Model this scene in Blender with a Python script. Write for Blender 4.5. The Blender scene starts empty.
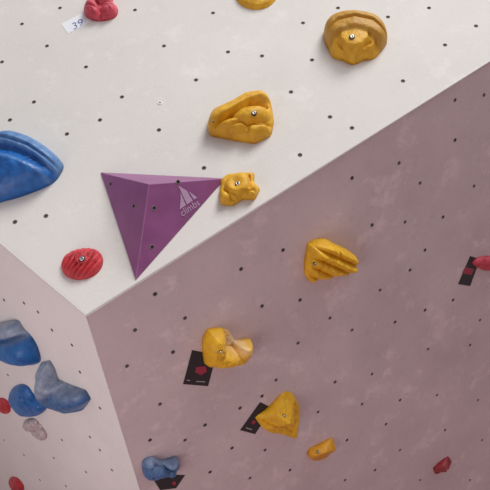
import bpy, math, bmesh
from mathutils import Vector, Matrix, noise
from mathutils.bvhtree import BVHTree

sc = bpy.context.scene
COL = sc.collection
try:
    sc.view_settings.view_transform = 'Standard'
except Exception:
    pass

# ------------------------------------------------------------ camera
F = 620.0
cam_d = bpy.data.cameras.new("camera")
cam_d.sensor_width = 36.0
cam_d.lens = F / 490.0 * 36.0
cam = bpy.data.objects.new("camera", cam_d)
COL.objects.link(cam)
PITCH = math.radians(22)
CAMPOS = Vector((0, 0, 1.6))
CM = Matrix.Translation(CAMPOS) @ Matrix.Rotation(math.radians(90) + PITCH, 4, 'X')
cam.matrix_world = CM
sc.camera = cam
R3 = CM.to_3x3()

def ray(u, v):
    return R3 @ Vector(((u - 245) / F, -(v - 245) / F, -1.0))
def at(u, v, d):
    return CAMPOS + ray(u, v) * d
def proj(p):
    q = R3.transposed() @ (p - CAMPOS)
    return (245 + F * q.x / -q.z, 245 - F * q.y / -q.z)

# ------------------------------------------------------------ wall planes
P0 = at(86, 316, 2.0)
E1 = at(490, 61, 2.42) - P0
E2 = at(0, 243, 2.16) - P0
E3 = at(140, 490, 2.40) - P0
NU = E1.cross(E2).normalized()
NR = E3.cross(E1).normalized()
NL = E2.cross(E3).normalized()
NORM = {'U': NU, 'R': NR, 'L': NL}

def onface(face, u, v, h=0.0):
    n = NORM[face]
    r = ray(u, v)
    d = (P0 + n * h - CAMPOS).dot(n) / r.dot(n)
    return CAMPOS + r * d

# ------------------------------------------------------------ materials
def new_mat(name):
    m = bpy.data.materials.new(name)
    m.use_nodes = True
    nt = m.node_tree
    b = nt.nodes["Principled BSDF"]
    return m, nt, b

def resin(name, c1, c2, rough=0.55, scale=35, bump=0.35, attr_col=None):
    m, nt, b = new_mat(name)
    tc = nt.nodes.new("ShaderNodeTexCoord")
    n1 = nt.nodes.new("ShaderNodeTexNoise"); n1.inputs["Scale"].default_value = scale
    n1.inputs["Detail"].default_value = 6
    nt.links.new(tc.outputs["Object"], n1.inputs["Vector"])
    cr = nt.nodes.new("ShaderNodeValToRGB")
    cr.color_ramp.elements[0].position = 0.35; cr.color_ramp.elements[0].color = (*c2, 1)
    cr.color_ramp.elements[1].position = 0.62; cr.color_ramp.elements[1].color = (*c1, 1)
    nt.links.new(n1.outputs["Fac"], cr.inputs["Fac"])
    out = cr.outputs["Color"]
    if attr_col:
        at_ = nt.nodes.new("ShaderNodeAttribute"); at_.attribute_name = "wear_light"
        nm = nt.nodes.new("ShaderNodeMath"); nm.operation = 'MULTIPLY_ADD'
        nm.inputs[1].default_value = 1.6; nm.inputs[2].default_value = 0.1
        nt.links.new(n1.outputs["Fac"], nm.inputs[0])
        ml = nt.nodes.new("ShaderNodeMath"); ml.operation = 'MULTIPLY'; ml.use_clamp = True
        nt.links.new(nm.outputs[0], ml.inputs[0]); nt.links.new(at_.outputs["Fac"], ml.inputs[1])
        mx = nt.nodes.new("ShaderNodeMix"); mx.data_type = 'RGBA'
        nt.links.new(ml.outputs[0], mx.inputs[0])
        nt.links.new(out, mx.inputs[6]); mx.inputs[7].default_value = (*attr_col, 1)
        out = mx.outputs[2]
    nt.links.new(out, b.inputs["Base Color"])
    b.inputs["Roughness"].default_value = rough
    n2 = nt.nodes.new("ShaderNodeTexNoise"); n2.inputs["Scale"].default_value = 350
    nt.links.new(tc.outputs["Object"], n2.inputs["Vector"])
    bp = nt.nodes.new("ShaderNodeBump"); bp.inputs["Strength"].default_value = bump
    bp.inputs["Distance"].default_value = 0.002
    nt.links.new(n2.outputs["Fac"], bp.inputs["Height"])
    nt.links.new(bp.outputs["Normal"], b.inputs["Normal"])
    return m

def wallmat(name, c_hi, c_lo, speck, sc1=2.2, amt=0.3):
    m, nt, b = new_mat(name)
    L = nt.links
    tc = nt.nodes.new("ShaderNodeTexCoord")
    n1 = nt.nodes.new("ShaderNodeTexNoise"); n1.inputs["Scale"].default_value = sc1
    n1.inputs["Detail"].default_value = 8; n1.inputs["Roughness"].default_value = 0.6
    L.new(tc.outputs["Object"], n1.inputs["Vector"])
    cr = nt.nodes.new("ShaderNodeValToRGB")
    cr.color_ramp.elements[0].position = 0.3; cr.color_ramp.elements[0].color = (*c_lo, 1)
    cr.color_ramp.elements[1].position = 0.7; cr.color_ramp.elements[1].color = (*c_hi, 1)
    L.new(n1.outputs["Fac"], cr.inputs["Fac"])
    prev = cr.outputs["Color"]
    for (scale, lo, hi, a, col) in ((30, 0.56, 0.78, amt, speck), (8, 0.54, 0.70, amt * 0.9, tuple(min(0.92, c * 1.25) for c in c_hi)),
                                    (70, 0.60, 0.72, amt * 0.8, tuple(min(0.92, c * 1.25) for c in c_hi))):
        n2 = nt.nodes.new("ShaderNodeTexNoise"); n2.inputs["Scale"].default_value = scale
        n2.inputs["Detail"].default_value = 6; n2.inputs["Roughness"].default_value = 0.72
        L.new(tc.outputs["Object"], n2.inputs["Vector"])
        r2 = nt.nodes.new("ShaderNodeValToRGB")
        r2.color_ramp.elements[0].position = lo; r2.color_ramp.elements[0].color = (0, 0, 0, 1)
        r2.color_ramp.elements[1].position = hi; r2.color_ramp.elements[1].color = (1, 1, 1, 1)
        L.new(n2.outputs["Fac"], r2.inputs["Fac"])
        mx = nt.nodes.new("ShaderNodeMix"); mx.data_type = 'RGBA'
        mt = nt.nodes.new("ShaderNodeMath"); mt.operation = 'MULTIPLY'; mt.inputs[1].default_value = a
        L.new(r2.outputs["Color"], mt.inputs[0]); L.new(mt.outputs[0], mx.inputs[0])
        L.new(prev, mx.inputs[6]); mx.inputs[7].default_value = (*col, 1)
        prev = mx.outputs[2]
    L.new(prev, b.inputs["Base Color"])
    b.inputs["Roughness"].default_value = 0.75
    b.inputs["Specular IOR Level"].default_value = 0.2
    n3 = nt.nodes.new("ShaderNodeTexNoise"); n3.inputs["Scale"].default_value = 110
    n3.inputs["Detail"].default_value = 3
    L.new(tc.outputs["Object"], n3.inputs["Vector"])
    bp = nt.nodes.new("ShaderNodeBump"); bp.inputs["Strength"].default_value = 0.3
    bp.inputs["Distance"].default_value = 0.002
    L.new(n3.outputs["Fac"], bp.inputs["Height"]); L.new(bp.outputs["Normal"], b.inputs["Normal"])
    return m

def plain(name, c, rough=0.6, metal=0.0):
    m, nt, b = new_mat(name)
    tc = nt.nodes.new("ShaderNodeTexCoord")
    n1 = nt.nodes.new("ShaderNodeTexNoise"); n1.inputs["Scale"].default_value = 90
    nt.links.new(tc.outputs["Object"], n1.inputs["Vector"])
    cr = nt.nodes.new("ShaderNodeValToRGB")
    cr.color_ramp.elements[0].color = (*[x * 0.85 for x in c], 1)
    cr.color_ramp.elements[1].color = (*[min(1, x * 1.1) for x in c], 1)
    nt.links.new(n1.outputs["Fac"], cr.inputs["Fac"])
    nt.links.new(cr.outputs["Color"], b.inputs["Base Color"])
    b.inputs["Roughness"].default_value = rough
    b.inputs["Metallic"].default_value = metal
    return m

M_U = wallmat("paint_white", (0.735, 0.71, 0.68), (0.685, 0.66, 0.63), (0.58, 0.555, 0.53), amt=0.35)
M_R = wallmat("paint_pink_shade", (0.71, 0.58, 0.585), (0.59, 0.475, 0.485), (0.50, 0.40, 0.41), 2.5, 0.7)  # same wall paint, with shade and pink bounce put into the colour
M_L = wallmat("paint_lit_side", (0.88, 0.83, 0.81), (0.81, 0.76, 0.745), (0.66, 0.60, 0.59), 3.0)  # same wall paint, base lightened so this side reads as better lit
M_EDGE = plain("edge_filler", (0.74, 0.71, 0.69), 0.7)
M_YEL = resin("resin_yellow", (0.76, 0.42, 0.015), (0.62, 0.31, 0.012), attr_col=(0.42, 0.21, 0.03))
M_YELC = resin("resin_yellow_chalked", (0.88, 0.50, 0.015), (0.76, 0.40, 0.012), attr_col=(0.85, 0.68, 0.48))
M_YELO = resin("resin_yellow_deep", (0.74, 0.35, 0.012), (0.60, 0.26, 0.010), attr_col=(0.85, 0.68, 0.48))
M_BLUE = resin("resin_blue", (0.012, 0.14, 0.46), (0.007, 0.09, 0.34), 0.38, attr_col=(0.20, 0.34, 0.52))
M_BLUEL = resin("resin_vivid_blue", (0.015, 0.15, 0.46), (0.010, 0.10, 0.35), 0.38, attr_col=(0.34, 0.41, 0.52))
M_GBLUE = resin("resin_greyblue", (0.04, 0.14, 0.35), (0.025, 0.095, 0.26), 0.38, attr_col=(0.38, 0.44, 0.54))
M_RED = resin("resin_red", (0.60, 0.045, 0.06), (0.42, 0.025, 0.035), attr_col=(0.30, 0.02, 0.02))
M_PINKRED = resin("resin_pinkish_red", (0.62, 0.07, 0.11), (0.46, 0.035, 0.06), attr_col=(0.7, 0.25, 0.28))
M_DKRED = resin("resin_dark_red", (0.38, 0.03, 0.04), (0.26, 0.02, 0.025), attr_col=(0.7, 0.25, 0.28))
M_GREY = resin("resin_chalky_grey", (0.66, 0.60, 0.59), (0.42, 0.30, 0.31), scale=70, attr_col=(0.2, 0.1, 0.1))
M_PUR = resin("resin_purple", (0.28, 0.085, 0.235), (0.235, 0.068, 0.195), 0.38, 12, 0.12)
M_PURE = resin("resin_purple_pale_ridge", (0.37, 0.16, 0.33), (0.31, 0.12, 0.27), 0.4, 30, 0.12)  # paler bevel colour stands in for ridge contrast the lighting leaves flat
M_STEEL = plain("steel", (0.68, 0.68, 0.68), 0.35, 0.9)
M_DARK = plain("dark_socket", (0.012, 0.010, 0.010), 0.8)
M_HOLE = plain("dark_hole", (0.055, 0.046, 0.046), 0.9)
M_HOLE2 = plain("dark_hole_soft", (0.10, 0.078, 0.08), 0.9)
M_RIM = plain("hole_rim", (0.27, 0.22, 0.21), 0.7)
M_BLACK = plain("card_black", (0.022, 0.018, 0.022), 0.5)
M_TRED = plain("card_red", (0.36, 0.03, 0.06), 0.5)
M_WHITE = plain("card_white", (0.84, 0.87, 0.92), 0.6)
M_INK = plain("ink_blue", (0.10, 0.13, 0.42), 0.6)
M_LOGO = plain("logo_print", (0.50, 0.32, 0.49), 0.6)
M_LINE = plain("card_print", (0.35, 0.30, 0.33), 0.6)

# ------------------------------------------------------------ helpers
def mkmesh(name, verts, faces, mats, smooth=False, mi=None):
    me = bpy.data.meshes.new(name)
    me.from_pydata([tuple(v) for v in verts], [], faces)
    for m in mats: me.materials.append(m)
    for i, p in enumerate(me.polygons):
        p.use_smooth = smooth
        if mi: p.material_index = mi[i]
    me.update()
    return me

parent_mw = {}
def mkobj(name, me, mw=None, parent=None):
    o = bpy.data.objects.new(name, me)
    COL.objects.link(o)
    if parent is not None:
        o.parent = parent
        o.matrix_parent_inverse = Matrix.Identity(4)
        o.matrix_local = parent_mw[parent.name].inverted() @ mw
        parent_mw[o.name] = mw.copy()
    else:
        if mw: o.matrix_world = mw
        parent_mw[o.name] = mw.copy() if mw else Matrix.Identity(4)
    return o

def frame(org, n, xdir):
    z = n.normalized()
    x = (xdir - z * xdir.dot(z)).normalized()
    y = z.cross(x)
    m = Matrix((x, y, z)).transposed().to_4x4()
    m.translation = org
    return m

CAMX = R3 @ Vector((1, 0, 0))

# ------------------------------------------------------------ walls
MV = Matrix((NU, NR, NL)).inverted() @ Vector((-0.018, -0.018, -0.018))
def wall(name, pts, mat, label):
    n = len(pts)
    vs = [p - P0 for p in pts] + [p + MV - P0 for p in pts]
    fs = [list(range(n)), list(range(2 * n - 1, n - 1, -1))]
    for i in range(n):
        j = (i + 1) % n
        fs.append([i, i + n, j + n, j])
    o = mkobj(name, mkmesh(name, vs, fs, [mat]), Matrix.Translation(P0))
    o["kind"] = "structure"; o["label"] = label; o["category"] = "wall"
    return o

W = {}
W['U'] = wall("wall_upper", [P0, P0 + E1 * 2.0, P0 + E1 * 2.0 + E2 * 6, P0 + E2 * 6], M_U,
              "off-white painted climbing wall panel with rows of bolt holes")
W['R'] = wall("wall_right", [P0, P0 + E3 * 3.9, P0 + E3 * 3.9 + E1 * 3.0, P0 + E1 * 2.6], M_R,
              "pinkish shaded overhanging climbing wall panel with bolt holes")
W['L'] = wall("wall_left", [P0, P0 + E2 * 5, P0 + E2 * 5 + E3 * 3.9, P0 + E3 * 3.9], M_L,
              "pale pinkish overhanging climbing wall panel meeting at the corner")

def rod(name, a, b, r, mat):
    d = (b - a)
    mw = frame(a, d, CAMX)
    L = d.length
    vs = []; fs = []
    N = 12
    for k in (0, 1):
        for i in range(N):
            t = 2 * math.pi * i / N
            vs.append((r * math.cos(t), r * math.sin(t), L * k))
    for i in range(N):
        j = (i + 1) % N
        fs.append([i, j, j + N, i + N])
    fs.append(list(range(N))[::-1]); fs.append(list(range(N, 2 * N)))
    o = mkobj(name, mkmesh(name, vs, fs, [mat], True), mw)
    o["kind"] = "structure"; o["category"] = "trim"
    o["label"] = "thin pale filled seam along the panel edge"
    return o
rod("trim_1", P0, P0 + E1 * 2.0, 0.0035, M_EDGE)
rod("trim_2", P0, P0 + E2 * 5, 0.0022, M_EDGE)
rod("trim_3", P0, P0 + E3 * 3.9, 0.0016, M_R)

fm = wallmat("floor_mat", (0.38, 0.25, 0.26), (0.32, 0.20, 0.21), (0.2, 0.1, 0.1), 1.0)
me = mkmesh("floor", [(-6, -4, -0.05), (6, -4, -0.05), (6, 8, -0.05), (-6, 8, -0.05),
                      (-6, -4, 0), (6, -4, 0), (6, 8, 0), (-6, 8, 0)],
            [[3, 2, 1, 0], [4, 5, 6, 7], [0, 1, 5, 4], [1, 2, 6, 5], [2, 3, 7, 6], [3, 0, 4, 7]], [fm])
fl = mkobj("floor", me, Matrix.Identity(4)); fl["kind"] = "structure"
fl["label"] = "dull red padded crash mat floor"; fl["category"] = "floor"

# ------------------------------------------------------------ bolt holes in panels
def hole_mesh(r, mh):
    N = 16; vs = []; fs = []; mi = []
    prof = [(r * 1.3, 0.0002), (r * 1.12, 0.0010), (r, 0.0008), (r * 0.92, 0.0003)]
    for (rr, z) in prof:
        for i in range(N):
            t = 2 * math.pi * i / N
            vs.append((rr * math.cos(t), rr * math.sin(t), z))
    for k in range(len(prof) - 1):
        for i in range(N):
            j = (i + 1) % N
            fs.append([k * N + i, k * N + j, (k + 1) * N + j, (k + 1) * N + i]); mi.append(0 if k < 2 else 1)
    fs.append([3 * N + i for i in range(N)]); mi.append(1)
    return mkmesh("bolt_hole", vs, fs, [M_RIM, mh], True, mi)
HMS = {'U': hole_mesh(0.0070, M_HOLE), 'R': hole_mesh(0.0066, M_HOLE), 'L': hole_mesh(0.0054, M_HOLE2),
       'S': hole_mesh(0.0062, M_HOLE2), 'V': hole_mesh(0.0066, M_DARK)}
dots = {
 'U': [(135,10),(213,13),(303,23),(388,17),(22,24),(2,62),(86,67),(34,102),(67,134),(122,97),(159,130),
       (47,46),(164,46),(204,168),(300,155),(291,92),(262,56),(403,81),(370,47),(445,45),(330,117),
       (46,216),(196,80),(338,8),(429,8),(476,26),(312,60),(10,120),(60,8),(228,52),(352,128),
       (100,120),(15,222)],
 'R': [(155,294),(185,318),(241,269),(127,366),(352,178),(420,183),(372,225),(399,163),(455,140),(455,100),
       (443,217),(474,186),(410,270),(298,343),(262,306),(372,374),(395,322),(428,349),(453,300),(362,404),
       (335,382),(265,450),(232,448),(185,440),(205,425),(160,404),(150,440),(276,380),(300,300),(352,330),
       (400,400),(437,395),(470,345),(478,400),(445,430),(400,450),(375,470),(345,480),(290,470),(250,478),
       (210,472),(420,480),(470,480),(318,412),(347,440),(480,320),(283,250),(405,222),(425,250),(484,95),
       (173,352),(135,330),(262,396),(482,440),(425,310),(380,290),(240,408),(330,318),(386,424)],
 'L': [(24,303),(52,330),(8,375),(80,372),(62,440),(90,437),(54,458),(100,408),(86,472),(24,455),(72,345),
       (112,470),(38,312),(100,450),(40,480),(66,486),(4,440),(4,300)],
}
for fc, lst in dots.items():
    for i, (u, v) in enumerate(lst):
        key = 'S' if (fc == 'R' and i % 2 == 1) else fc
        mkobj("bolt_hole", HMS[key], frame(onface(fc, u, v), NORM[fc], CAMX), W[fc])

# ------------------------------------------------------------ holds
def spline(pts, N, sharp=False):
    n = len(pts); out = []
    for k in range(N):
        s = k * n / N; i = int(s); f = s - i
        p0, p1, p2, p3 = pts[(i - 1) % n], pts[i % n], pts[(i + 1) % n], pts[(i + 2) % n]
        r = []
        for a in (0, 1):
            cr = 0.5 * (2 * p1[a] + (p2[a] - p0[a]) * f + (2 * p0[a] - 5 * p1[a] + 4 * p2[a] - p3[a]) * f * f
                        + (3 * p1[a] - p0[a] - 3 * p2[a] + p3[a]) * f ** 3)
            ln = p1[a] * (1 - f) + p2[a] * f
            r.append(ln * 0.75 + cr * 0.25 if sharp else cr)
        out.append(tuple(r))
    return out

def G(x, y, cx, cy, sx, sy, a, rot=0.0):
    dx, dy = x - cx, y - cy
    if rot:
        c, s = math.cos(math.radians(rot)), math.sin(math.radians(rot))
        dx, dy = dx * c + dy * s, -dx * s + dy * c
    return a * math.exp(-(dx * dx / (sx * sx) + dy * dy / (sy * sy)))
def sg(v, w=1.0):
    v = max(-30, min(30, v / w))
    return 1 / (1 + math.exp(-v))
def stair(x, n, w=0.3):
    y = x * n; k = math.floor(y); f = y - k
    f = min(1, max(0, (f - 0.5) / w + 0.5)); f = f * f * (3 - 2 * f)
    return (k + f * 0.85 + (y - k) * 0.15) / n
def smin(vals, k):
    m = min(vals)
    return m - k * math.log(sum(math.exp(-(v - m) / k) for v in vals))
def smax(vals, k):
    return -smin([-v for v in vals], k)
def blob(x, y, cx, cy, sx, sy, a, rot=0.0, e=0.5):
    dx, dy = x - cx, y - cy
    c, s = math.cos(math.radians(rot)), math.sin(math.radians(rot))
    dx, dy = dx * c + dy * s, -dx * s + dy * c
    r2 = dx * dx / (sx * sx) + dy * dy / (sy * sy)
    return a * max(0.0, 1 - r2) ** e
def seg_d(x, y, a, b):
    dx, dy = b[0] - a[0], b[1] - a[1]
    L2 = dx * dx + dy * dy
    t = max(0, min(1, ((x - a[0]) * dx + (y - a[1]) * dy) / L2))
    return math.hypot(x - a[0] - t * dx, y - a[1] - t * dy)
def line_d(x, y, pl):
    return min(seg_d(x, y, pl[i], pl[i + 1]) for i in range(len(pl) - 1))

def hold(face, pts, hf, H, mat, label, color, c=None, p=3.0, q=0.5, sharp=False, wear_light=None,
         rough=0.0007, N=176, Mr=60, bias=0.55, bolts=(), grooves=()):
    n = NORM[face]
    if c is None:
        c = (sum(a[0] for a in pts) / len(pts), sum(a[1] for a in pts) / len(pts))
    cp = onface(face, *c)
    q0 = proj(cp); q1 = proj(cp + n * H)
    s = Vector((q1[0] - q0[0], q1[1] - q0[1])); sh = s / s.length
    rp = []
    for (u, v) in spline(pts, N, sharp):
        o = Vector((u - c[0], v - c[1]))
        d = max(0.0, o.normalized().dot(sh))
        rp.append((u - s.x * bias * d, v - s.y * bias * d))
    mw = frame(cp, n, CAMX); inv = mw.inverted()
    vs = []; wr = []
    seed = Vector((c[0] * 0.37, c[1] * 0.21, 3.3))
    cc = (c[0] - s.x * 0.3 * bias, c[1] - s.y * 0.3 * bias)
    def vert(u, v, t):
        x, y = u - c[0] + s.x * 0.6, v - c[1] + s.y * 0.6
        e = max(0.0, 1 - t ** p) ** q
        h = e * H * hf(x, y, t)
        for (pl, w, dep) in grooves:
            dd = line_d(x + c[0], y + c[1], pl)
            h -= dep * math.exp(-(dd / w) ** 2) * e
        pt = onface(face, u, v)
        if t < 1:
            lp = inv @ pt
            nz = noise.fractal(Vector((lp.x * 55, lp.y * 55, 0)) + seed, 0.8, 2.0, 4)
            h += nz * rough * (1 - t ** 8) * 2
            h = max(h, 0.0008)
        vs.append(inv @ (pt + n * h)); wr.append(wear_light(x, y, t) if wear_light else 0.0)
    vert(cc[0], cc[1], 0)
    for k in range(1, Mr + 1):
        t = (k / Mr) ** 0.8
        for (u, v) in rp:
            vert(cc[0] + (u - cc[0]) * t, cc[1] + (v - cc[1]) * t, t)
    fs = []
    for i in range(N):
        fs.append([0, 1 + (i + 1) % N, 1 + i])
    for k in range(Mr - 1):
        a = 1 + k * N; b = a + N
        for i in range(N):
            j = (i + 1) % N
            fs.append([a + i, a + j, b + j, b + i])
    fs.append([1 + (Mr - 1) * N + i for i in range(N)][::-1])
    me = mkmesh("climbing_hold", vs, fs, [mat], True)
    bm = bmesh.new(); bm.from_mesh(me); bmesh.ops.recalc_face_normals(bm, faces=bm.faces)
    bvh = BVHTree.FromBMesh(bm)
    bm.to_mesh(me); bm.free()
    at_ = me.attributes.new("wear_light", 'FLOAT', 'POINT')  # tint mask: chalk and own tones, plus light painted on blue tops
    for i, w in enumerate(wr): at_.data[i].value = w
    o = mkobj("climbing_hold", me, mw)
    o["label"] = label; o["category"] = "climbing hold"; o["group"] = color + " climbing holds"
    for (u, v, r) in bolts:
        ro = inv @ CAMPOS; rd = (inv.to_3x3() @ ray(u, v)).normalized()
        hit = bvh.ray_cast(ro, rd)
        if hit[0] is None: continue
        hp = mw @ hit[0]
        hn = (mw.to_3x3() @ hit[1]).normalized()
        add_bolt(o, hp, (n * 1.0 + hn * 0.6).normalized(), r)
    return o

def add_bolt(parent, p, n, r):
    vs = []; fs = []; mi = []; N = 20
    prof = [(r * 1.45, -0.006, 1), (r * 1.45, 0.0012, 1), (r * 1.0, 0.001, 1), (r * 1.0, 0.0045, 0), (r * 0.85, 0.0058, 0),
            (r * 0.5, 0.0058, 0), (r * 0.45, 0.0028, 1)]
    for (rr, z, _) in prof:
        for i in range(N):
            t = 2 * math.pi * i / N
            vs.append((rr * math.cos(t), rr * math.sin(t), z))
    for k in range(len(prof) - 1):
        for i in range(N):
            j = (i + 1) % N
            fs.append([k * N + i, k * N + j, (k + 1) * N + j, (k + 1) * N + i]); mi.append(prof[k + 1][2])
    fs.append([(len(prof) - 1) * N + i for i in range(N)]); mi.append(1)
    b = mkobj("bolt", mkmesh("bolt", vs, fs, [M_STEEL, M_DARK], True, mi), frame(p, n, CAMX), parent)
    b["label"] = "steel socket bolt in a dark recess"

# ---- upper panel holds
def f(x, y, t):
    yc = -9 + 0.011 * x * x
    cap = sg(yc - y, 0.7)
    r = math.hypot(x / 29.0, (y + 6) / 31.0)
    a = math.atan2(y + 6, x)
    r += 0.02 * math.cos(a * 10)
    low = 0.15 + 0.24 * sg(0.93 - r, 0.012) + 0.22 * sg(0.72 - r, 0.012) + 0.2 * sg(0.48 - r, 0.015) + 0.1 * (1 - r)
    return (1 - cap) * low + cap * (1.08 - 0.006 * abs(x))
hold('U', [(324,40),(325,27),(334,18),(352,14),(373,17),(384,27),(387,42),(381,52),(374,59),(364,61),(353,65),(342,61),(333,58),(328,50)],
     f, 0.095, M_YEL, "ochre yellow clam-shaped climbing hold with thick rim and stacked scalloped ledges", "yellow", p=8,
     wear_light=lambda x, y, t: 0.75 if (y < -7 + 0.011 * x * x) else 0.0, bolts=[(352, 37, 0.008)],
     grooves=[([(325,34),(338,25),(354,23),(372,25),(386,34)], 1.3, 0.014), ([(332,46),(343,55),(354,57),(366,55),(378,46)], 1.2, 0.014),
              ([(338,43),(346,49),(354,50),(362,48),(370,42)], 1.1, 0.012)])
def f(x, y, t):
    d = 0.45 * x + 0.89 * y
    top = smin([1.15 + 0.03 * (d + 4), 1.15 - 0.01 * abs(x)], 0.03)
    low = smax([0.42, blob(x, y, 10, -3, 22, 9, 0.95, -14, 0.35), blob(x, y, -10, 7, 23, 8, 0.84, -14, 0.35),
                blob(x, y, -9, 16, 19, 9, 0.70, 4, 0.35), blob(x, y, 15, 12, 18, 11, 0.76, -20, 0.35)], 0.015)
    k = sg(d + 7, 0.7)
    return top * (1 - k) + low * k
hold('U', [(208,129),(211,114),(223,104),(238,93),(248,88),(264,92),(271,102),(274,122),(271,136),(255,144),(234,141),(218,138),(210,136)],
     f, 0.092, M_YEL, "large yellow hold with raised sloping ridge over bulging lower lobes", "yellow",
     bolts=[(254, 113, 0.007), (213, 121, 0.003)], p=7, sharp=True,
     grooves=[([(216,124),(232,116),(246,106),(266,103)], 1.3, 0.014), ([(222,130),(240,123),(256,124),(272,119)], 1.3, 0.014), ([(245,141),(248,128)], 1.3, 0.014)])
def f(x, y, t):
    return smax([0.4, blob(x, y, 1, -2, 14, 13, 1.1, 0, 0.3) - G(x, y, -1, -3, 6, 6, 0.3),
                 blob(x, y, -14, 9, 8, 10, 0.8, 20, 0.35), blob(x, y, 14, 3, 7, 10, 0.85, 0, 0.35), blob(x, y, 2, 14, 13, 5, 0.65, 0, 0.35)], 0.006)
hold('U', [(219,194),(221,187),(220,178),(227,171),(240,169),(254,171),(254,182),(260,190),(255,200),(243,200),(233,206),(221,205)],
     f, 0.055, M_YEL, "small yellow lobed hold touching the purple volume's tip", "yellow",
     bolts=[(238, 184, 0.0075)], p=8, sharp=True, grooves=[([(224,190),(238,196),(254,190)], 1.2, 0.01), ([(249,174),(250,188)], 1.1, 0.008)])
hold('U', [(235,-4),(239,-18),(256,-26),(274,-18),(278,-5),(270,6),(256,10),(242,6)],
     lambda x, y, t: 0.3 + 0.8 * stair(1 - t * 0.9, 3, 0.2), 0.05, M_YEL, "rounded yellow stepped hold high on the white panel", "yellow", p=6)
def f(x, y, t):
    return smax([0.4, blob(x, y, -9, 4, 10, 13, 1.0, 0, 0.35), blob(x, y, 9, 5, 10, 11, 1.0, 0, 0.35), blob(x, y, 1, -14, 14, 11, 1.1, 0, 0.4)], 0.01)
hold('U', [(84,12),(86,3),(88,-8),(98,-14),(112,-12),(113,2),(118,9),(116,17),(106,21),(95,21),(87,18)],
     f, 0.055, M_PINKRED, "pinkish red lumpy lobed hold beside a white grade tag", "red", p=6, rough=0.0015,
     wear_light=lambda x, y, t: 0.35 * sg(-y - 2, 3),  # upper part tinted paler
     grooves=[([(100,20),(99,8),(96,0)], 1.3, 0.014), ([(87,6),(99,9),(114,4)], 1.3, 0.012), ([(106,18),(110,10)], 1.0, 0.008), ([(91,18),(92,11)], 1.0, 0.006)])
def f(x, y, t):
    g = abs(((x * 0.9 + y * 0.65 + 0.02 * y * y) / 4.8) % 1 - 0.5) * 2
    return 0.75 + 0.35 * (1 - t * t) - 0.36 * (1 - g) ** 2 * (0 if math.hypot(x, y + 4) < 6 else 1)
hold('U', [(61,266),(63,256),(72,249),(86,247),(98,251),(103,259),(101,269),(92,277),(78,280),(66,276)],
     f, 0.034, M_RED, "flat oval red hold with diagonal grooves and a central bolt", "red", bolts=[(82, 259, 0.0075)], p=5, rough=0.001)
def f(x, y, t):
    c1 = -26 + 0.0065 * (x + 5) ** 2
    c2 = -10 + 0.0048 * (x + 12) ** 2
    h = 1.0 - 0.28 * sg(y - (c1 + 4), 0.7) + 0.30 * sg(y - (c2 - 4), 2.5)
    h -= 0.018 * max(0, y - c2 - 2)
    h -= 0.0065 * max(0, x - 10)
    return max(0.22, h)
def lit_ledges(x, y, t):  # paints the upper lip and ledge paler, as lit from above
    c1 = -26 + 0.0065 * (x + 5) ** 2
    c2 = -10 + 0.0048 * (x + 12) ** 2
    return 0.5 * sg(c1 + 4 - y, 0.8) + 0.25 * math.exp(-((y - c2) / 2.5) ** 2)
hold('U', [(-62,175),(-50,150),(-25,136),(2,134),(18,136),(34,143),(50,152),(63,164),(61,174),(52,184),(32,193),(10,200),(-20,206),(-50,200)],
     f, 0.115, M_BLUE, "large blue wedge-like sculpted hold with a ridged upper lip", "blue", c=(2, 170), p=6,
     wear_light=lit_ledges, rough=0.0012,
     grooves=[([(-30,142),(5,143),(28,148),(54,163)], 1.5, 0.015), ([(-30,188),(8,186),(30,184)], 2.6, 0.006)])

# ---- right panel holds
def planes(*pl, k=0.006):
    def g(x, y, t):
        return max(0.1, smin([a + b * x + c_ * y for (a, b, c_) in pl], k))
    return g
def f(x, y, t):
    d = -0.42 * x + 0.91 * y
    base = smin([0.98 + 0.02 * (x + 16), 1.05 - 0.008 * x, 1.05 + 0.05 * (d + 14), 1.1 - 0.03 * (d - 4)], 0.02)
    g = abs(((d + 2) / 9.5) % 1 - 0.5) * 2
    return max(0.35, base + 0.10 * g - 0.26 * (1 - g) ** 2.5)
hold('R', [(304,260),(306,250),(307,243),(314,239),(324,238),(334,243),(346,249),(356,256),(359,263),(358,271),(348,276),(338,274),(330,278),(320,277),(309,281),(304,273)],
     f, 0.065, M_YELC, "yellow chunky block hold with parallel diagonal ridges", "yellow", sharp=True, p=10, rough=0.0016,
     bolts=[(315, 264, 0.005)], grooves=[([(334,246),(339,256)], 1.2, 0.009), ([(322,258),(319,272)], 1.2, 0.009)])
def f(x, y, t):
    body = smax([blob(x, y, -12, 0, 17, 22, 1.1, 0, 0.4), blob(x, y, 4, 13, 28, 10, 0.95, 0, 0.35), blob(x, y, 20, 2, 9, 14, 1.05, 20, 0.35)], 0.01)
    return max(0.12, body - G(x, y, 7, -2, 7, 7, 0.6, 30))
hold('R', [(202,352),(202,338),(207,329),(219,327),(229,331),(234,340),(241,341),(252,341),(255,353),(247,364),(228,368),(212,369),(204,363)],
     f, 0.075, M_YELC, "yellow scooped cup-like hold with chalked hollow and raised lip", "yellow", sharp=True, p=7, rough=0.0018,
     wear_light=lambda x, y, t: 0.9 * G(x, y, 11, -3, 10, 8, 1.0), bolts=[(220, 352, 0.004)])
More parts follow.
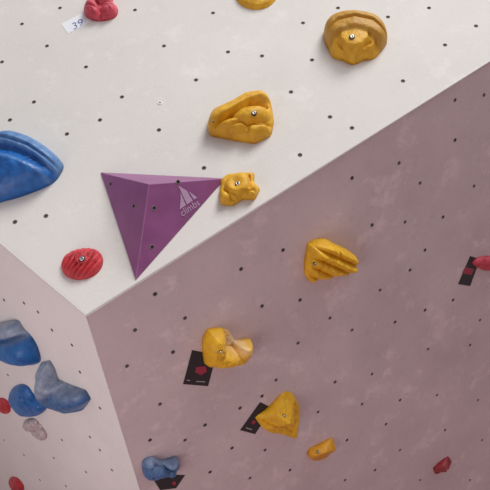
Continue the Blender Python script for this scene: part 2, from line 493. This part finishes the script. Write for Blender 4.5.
hold('R', [(255,417),(264,410),(272,403),(279,395),(286,391),(292,393),(298,403),(301,412),(303,424),(302,436),(301,443),(297,443),(285,438),(272,434),(262,427),(257,421)],
     planes((1.05, 0.05, -0.005), (1.0, 0.0, 0.05), (1.25, -0.07, 0.0), (1.12, -0.01, -0.06), k=0.01), 0.08, M_YELC,
     "yellow irregular angular wedge hold beside a black tag", "yellow", sharp=True, p=14, bias=0.45, bolts=[(284, 416, 0.005)], rough=0.0016,
     grooves=[([(280,398),(274,410),(262,418)], 1.2, 0.010), ([(268,425),(284,428),(298,438)], 1.3, 0.012)])
hold('R', [(307,454),(310,448),(318,444),(326,440),(332,438),(335,446),(334,454),(326,461),(314,461)],
     planes((1.2, 0.06, 0.03), (1.15, -0.04, 0.07), (1.1, -0.03, -0.08), k=0.02), 0.05, M_YELO,
     "tiny deep yellow wedge-shaped foothold", "yellow", N=96, Mr=30, bolts=[(318, 452, 0.004)], p=8, bias=0.35)
hold('R', [(472,264),(476,258),(486,256),(500,257),(506,264),(498,270),(484,270)],
     lambda x, y, t: 0.9 + G(x, y, 4, 2, 7, 5, 0.3), 0.03, M_PINKRED, "flat narrow red hold above a black and red tag", "red", N=80, Mr=24)
hold('R', [(433,468),(439,462),(448,456),(453,463),(452,472),(443,474),(435,474)],
     planes((1.0, 0.10, 0.05), (1.0, -0.12, 0.0), (1.1, 0.02, -0.12)), 0.045, M_DKRED,
     "tiny dark red angular chip-like foothold", "red", N=80, Mr=24, sharp=True, p=10)
def f(x, y, t):
    return smax([0.5, blob(x, y, 11, -5, 9, 9, 1.1, 0, .4), blob(x, y, -12, -4, 8, 9, 1.0, 0, .4), blob(x, y, -2, 6, 15, 6, 0.95, 0, .4),
                 blob(x, y, 13, 9, 6, 6, 0.9)], 0.02)
hold('R', [(142,468),(143,460),(151,456),(160,459),(168,458),(176,456),(181,464),(178,473),(170,480),(154,482),(145,477)],
     f, 0.055, M_GBLUE, "dusty greyish blue rugged hold above a black tag", "blue", p=6, rough=0.0025,
     wear_light=lambda x, y, t: 0.5 * sg(-y - 1, 2) + 0.1)  # paler towards the top

# ---- left panel holds
def f(x, y, t):
    ear = blob(x, y, -4, -12, 24, 11, 0.9, -12, 0.35)
    low = blob(x, y, 6, 9, 32, 12, 1.2, 18, 0.35)
    return smax([0.25, ear, low], 0.006)
hold('L', [(-18,338),(-8,326),(6,321),(18,320),(24,328),(33,338),(39,350),(40,362),(26,365),(8,362),(-8,355)],
     f, 0.075, M_BLUEL, "vivid blue two-lobed hold with a pale grey-blue upper lobe", "blue", p=8, c=(10, 343), rough=0.0012,
     wear_light=lambda x, y, t: 1.0 * sg(-3 - y + 0.1 * x, 1.0),
     grooves=[([(-16,342),(5,340),(30,336)], 1.6, 0.02)])
def f(x, y, t):
    return smax([0.35, blob(x, y, -7, -11, 11, 24, 1.18, 10, 0.4), blob(x, y, 12, 7, 28, 12, 1.0, 4, 0.4)], 0.015)
hold('L', [(32,402),(33,388),(36,374),(42,362),(50,360),(55,368),(59,379),(72,385),(86,390),(91,399),(83,410),(66,413),(46,413),(35,410)],
     f, 0.068, M_GBLUE, "grey-blue hold with a narrow upright horn and wide foot", "blue", c=(54, 394), p=7, rough=0.0018, sharp=True,
     wear_light=lambda x, y, t: 0.85 * sg(1 - y + 0.25 * max(0, x) - 0.3 * abs(x + 8), 2) + 0.4 * G(x, y, 18, 1, 12, 4, 1, 8))  # pale upper highlights painted into horn and foot
hold('L', [(10,400),(12,389),(20,384),(28,386),(34,394),(42,400),(47,408),(38,415),(22,415)],
     lambda x, y, t: 0.6 + 0.6 * stair(1 - t, 3, 0.2), 0.045, M_BLUEL, "bright blue oval hold tucked against the horned hold", "blue", p=6, bias=0.15)
hold('L', [(-6,406),(-3,399),(4,398),(10,404),(10,412),(2,414)],
     lambda x, y, t: 1 - 0.4 * t, 0.03, M_RED, "small round red foothold", "red", N=64, Mr=20)
hold('L', [(8,484),(11,477),(18,478),(24,486),(22,494),(12,493)],
     lambda x, y, t: 1 - 0.4 * t + G(x, y, 2, -3, 3, 3, 0.3), 0.03, M_RED, "small round red foothold with a knob", "red", N=64, Mr=20)
hold('L', [(22,426),(25,420),(34,418),(41,425),(47,434),(44,440),(33,438),(27,432)],
     lambda x, y, t: smax([0.4, blob(x, y, -5, -4, 9, 8, 1), blob(x, y, 8, 6, 8, 7, 1)], 0.02), 0.03, M_GREY,
     "small pale grey speckled chalky hold", "pale", N=80, Mr=24, p=6, rough=0.0015)

# ------------------------------------------------------------ purple volume
A = onface('U', 101, 173); B = onface('U', 225, 179); C = onface('U', 136, 280)
HA = 0.15
T = onface('U', 149, 184, HA)
mw = frame(A, NU, CAMX); inv = mw.inverted()
bm = bmesh.new()
b0 = [bm.verts.new(inv @ (p + NU * 0.0003)) for p in (A, B, C)]
b1 = [bm.verts.new(inv @ (p + NU * 0.004)) for p in (A, B, C)]
t = bm.verts.new(inv @ T)
bm.faces.new(b0)
for i in range(3):
    j = (i + 1) % 3
    bm.faces.new([b0[i], b0[j], b1[j], b1[i]])
    bm.faces.new([b1[i], b1[j], t])
bmesh.ops.recalc_face_normals(bm, faces=bm.faces)
vbvh = BVHTree.FromBMesh(bm)
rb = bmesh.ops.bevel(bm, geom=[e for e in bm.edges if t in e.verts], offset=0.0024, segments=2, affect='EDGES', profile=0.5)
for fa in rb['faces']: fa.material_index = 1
me = bpy.data.meshes.new("climbing_volume"); bm.to_mesh(me); bm.free()
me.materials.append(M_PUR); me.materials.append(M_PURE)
vol = mkobj("climbing_volume", me, mw)
vol["label"] = "purple three-sided pyramid climbing volume with faint printed logo"
vol["category"] = "climbing volume"
def vhit(u, v):
    h = vbvh.ray_cast(inv @ CAMPOS, (inv.to_3x3() @ ray(u, v)).normalized())
    return mw @ h[0], (mw.to_3x3() @ h[1]).normalized()
for (u, v) in [(111, 184), (134, 206), (152, 247), (154, 208), (178, 182)]:
    r = vhit(u, v)
    mkobj("bolt_hole", HMS['V'], frame(r[0] + r[1] * 0.0004, r[1], CAMX), vol)
q0, qn = vhit(181, 215); q1, _ = vhit(200, 202)
lf = frame(q0 + qn * 0.0012, qn, q1 - q0)
S = (q1 - q0).length
vs = []; fs = []
for pl in [[(0.06, 0.22), (0.38, 0.22), (0.42, 0.78), (0.30, 0.55)],
           [(0.43, 0.22), (0.74, 0.22), (0.70, 0.70), (0.47, 1.05)],
           [(0.80, 0.22), (0.98, 0.22), (0.76, 0.64)]]:
    k = len(vs); vs += [(a * S, b * S, 0) for a, b in pl]; fs.append(list(range(k, k + len(pl))))
o = mkobj("logo_emblem", mkmesh("logo_emblem", vs, fs, [M_LOGO]), lf, vol); o["label"] = "pale sail-shaped printed emblem"
def text(name, body, size, mwf, mat, parent, label, off=0.0, shear=0.0):
    cu = bpy.data.curves.new(name, 'FONT'); cu.body = body; cu.size = size
    cu.extrude = 0.0002; cu.offset = off; cu.shear = shear
    tmp = bpy.data.objects.new("tmp", cu); COL.objects.link(tmp)
    bpy.context.view_layer.update()
    dg = bpy.context.evaluated_depsgraph_get()
    me = bpy.data.meshes.new_from_object(tmp.evaluated_get(dg))
    bpy.data.objects.remove(tmp)
    me.materials.clear(); me.materials.append(mat)
    o = mkobj(name, me, mwf, parent); o["label"] = label
    return o
text("logo_lettering", "climbs", S * 0.38, lf @ Matrix.Translation((0.0, -0.08 * S, 0)), M_LOGO, vol, "faint printed word under the emblem", 0.0003)

# ------------------------------------------------------------ tags
def prism(name, face, pts, h0, h1, mat, parent=None):
    n = NORM[face]
    mwf = frame(onface(face, *pts[0]), n, CAMX); iv = mwf.inverted()
    k = len(pts)
    vs = [iv @ (onface(face, *p) + n * h0) for p in pts] + [iv @ (onface(face, *p) + n * h1) for p in pts]
    fs = [list(range(k)), list(range(k, 2 * k))[::-1]] + [[i, i + k, (i + 1) % k + k, (i + 1) % k] for i in range(k)]
    return mkobj(name, mkmesh(name, vs, fs, [mat]), mwf, parent)
def circ(cx, cy, rx, ry, n=14):
    return [(cx + rx * math.cos(a), cy + ry * math.sin(a)) for a in [2 * math.pi * i / n for i in range(n)]]
def tag(face, quad, label, red=None, white=()):
    o = prism("route_tag", face, quad, 0.0003, 0.0012, M_BLACK)
    o["label"] = label; o["category"] = "tag"; o["group"] = "black route tags"
    if red:
        e = prism("tag_emblem", face, red, 0.0012, 0.0018, M_TRED, o); e["label"] = "dull red printed emblem"
    for w in white:
        prism("tag_stripe", face, w, 0.0012, 0.0018, M_LINE, o)["label"] = "pale printed stripe"
    return o
tag('R', [(192,350),(216,355),(208,386),(183,384)], "black square card tag with red emblem under a yellow hold",
    [(196,367),(205,366),(207,371),(201,375),(195,372)], [[(187,379.5),(190,379.8),(189.8,380.8),(186.8,380.5)], [(196,380.6),(205,381.2),(204.8,382.2),(195.8,381.6)]])
tag('R', [(260,402),(272,408),(255,434),(240,430)], "black card tag tucked under a faceted yellow hold",
    [(253,420),(256,421),(254,424),(251,423)], [[(246,427),(252,429),(251.6,430),(245.6,428)]])
tag('R', [(470,256),(480,259),(470,286),(458,284)], "black card tag with red emblem beside a red hold",
    [(465,267),(474,269),(471,275),(462,273)])
tag('R', [(150,474),(185,475),(176,488),(160,490)], "black card tag below a rugged blue hold", circ(174, 483, 2, 2))
wt = prism("grade_tag", 'U', [(61,24),(85,12),(92,21),(68,34)], 0.0003, 0.0012, M_WHITE)
wt["label"] = "white paper grade tag with handwritten blue characters"; wt["category"] = "tag"
p0 = onface('U', 73, 30.5, 0.0015); p1 = onface('U', 88, 22.5, 0.0015)
text("handwriting", "39", (p1 - p0).length * 0.78, frame(p0, NU, p1 - p0) @ Matrix.Translation((0.0, 0.002, 0)), M_INK, wt, "blue handwritten number", -0.0004, 0.3)
p = onface('U', 160, 103)
vs = []; fs = []; mi = []; N = 16
prof = [(0.010, 0.0003, 0), (0.009, 0.002, 0), (0.0045, 0.0025, 0), (0.004, 0.001, 1)]
for (rr, z, _) in prof:
    for i in range(N):
        a = 2 * math.pi * i / N; vs.append((rr * math.cos(a), rr * math.sin(a), z))
for k in range(3):
    for i in range(N):
        j = (i + 1) % N; fs.append([k * N + i, k * N + j, (k + 1) * N + j, (k + 1) * N + i]); mi.append(prof[k + 1][2])
fs.append([3 * N + i for i in range(N)]); mi.append(1)
o = mkobj("screw", mkmesh("screw", vs, fs, [M_WHITE, M_RIM], True, mi), frame(p, NU, CAMX))
o["label"] = "small bright screw head in the white panel"; o["category"] = "screw"

# ------------------------------------------------------------ light
def aim(o, d):
    o.rotation_euler = d.to_track_quat('Z', 'Y').to_euler()
def sun(name, d_cam, energy, angle, color):
    l = bpy.data.lights.new(name, 'SUN'); l.energy = energy; l.angle = math.radians(angle); l.color = color
    o = bpy.data.objects.new(name, l); COL.objects.link(o)
    aim(o, (R3 @ Vector(d_cam)).normalized()); o.location = (0, 0, 6)
def area(name, pos_cam, tgt_cam, size, power, color):
    l = bpy.data.lights.new(name, 'AREA'); l.size = size; l.energy = power; l.color = color
    o = bpy.data.objects.new(name, l); COL.objects.link(o)
    a = CAMPOS + R3 @ Vector(pos_cam); b = CAMPOS + R3 @ Vector(tgt_cam)
    o.location = a; aim(o, (a - b).normalized())
sun("skylight_sun", (0.34, 0.89, 0.14), 2.4, 24, (1.0, 0.985, 0.965))
area("top_glow_fill", (1.0, 3.0, -1.0), (0.0, 1.0, -2.6), 1.4, 24, (1.0, 1.0, 1.0))  # added unseen area light, brightens the upper panel towards its top
area("low_left_fill", (-1.4, -1.4, -0.6), (-0.5, -0.35, -2.05), 1.2, 15, (1.0, 0.97, 0.95))  # unseen fill added to lift the lower panels and hold fronts
w = bpy.data.worlds.new("world"); sc.world = w; w.use_nodes = True
bg = w.node_tree.nodes["Background"]
bg.inputs[0].default_value = (0.97, 0.96, 1.0, 1); bg.inputs[1].default_value = 0.32
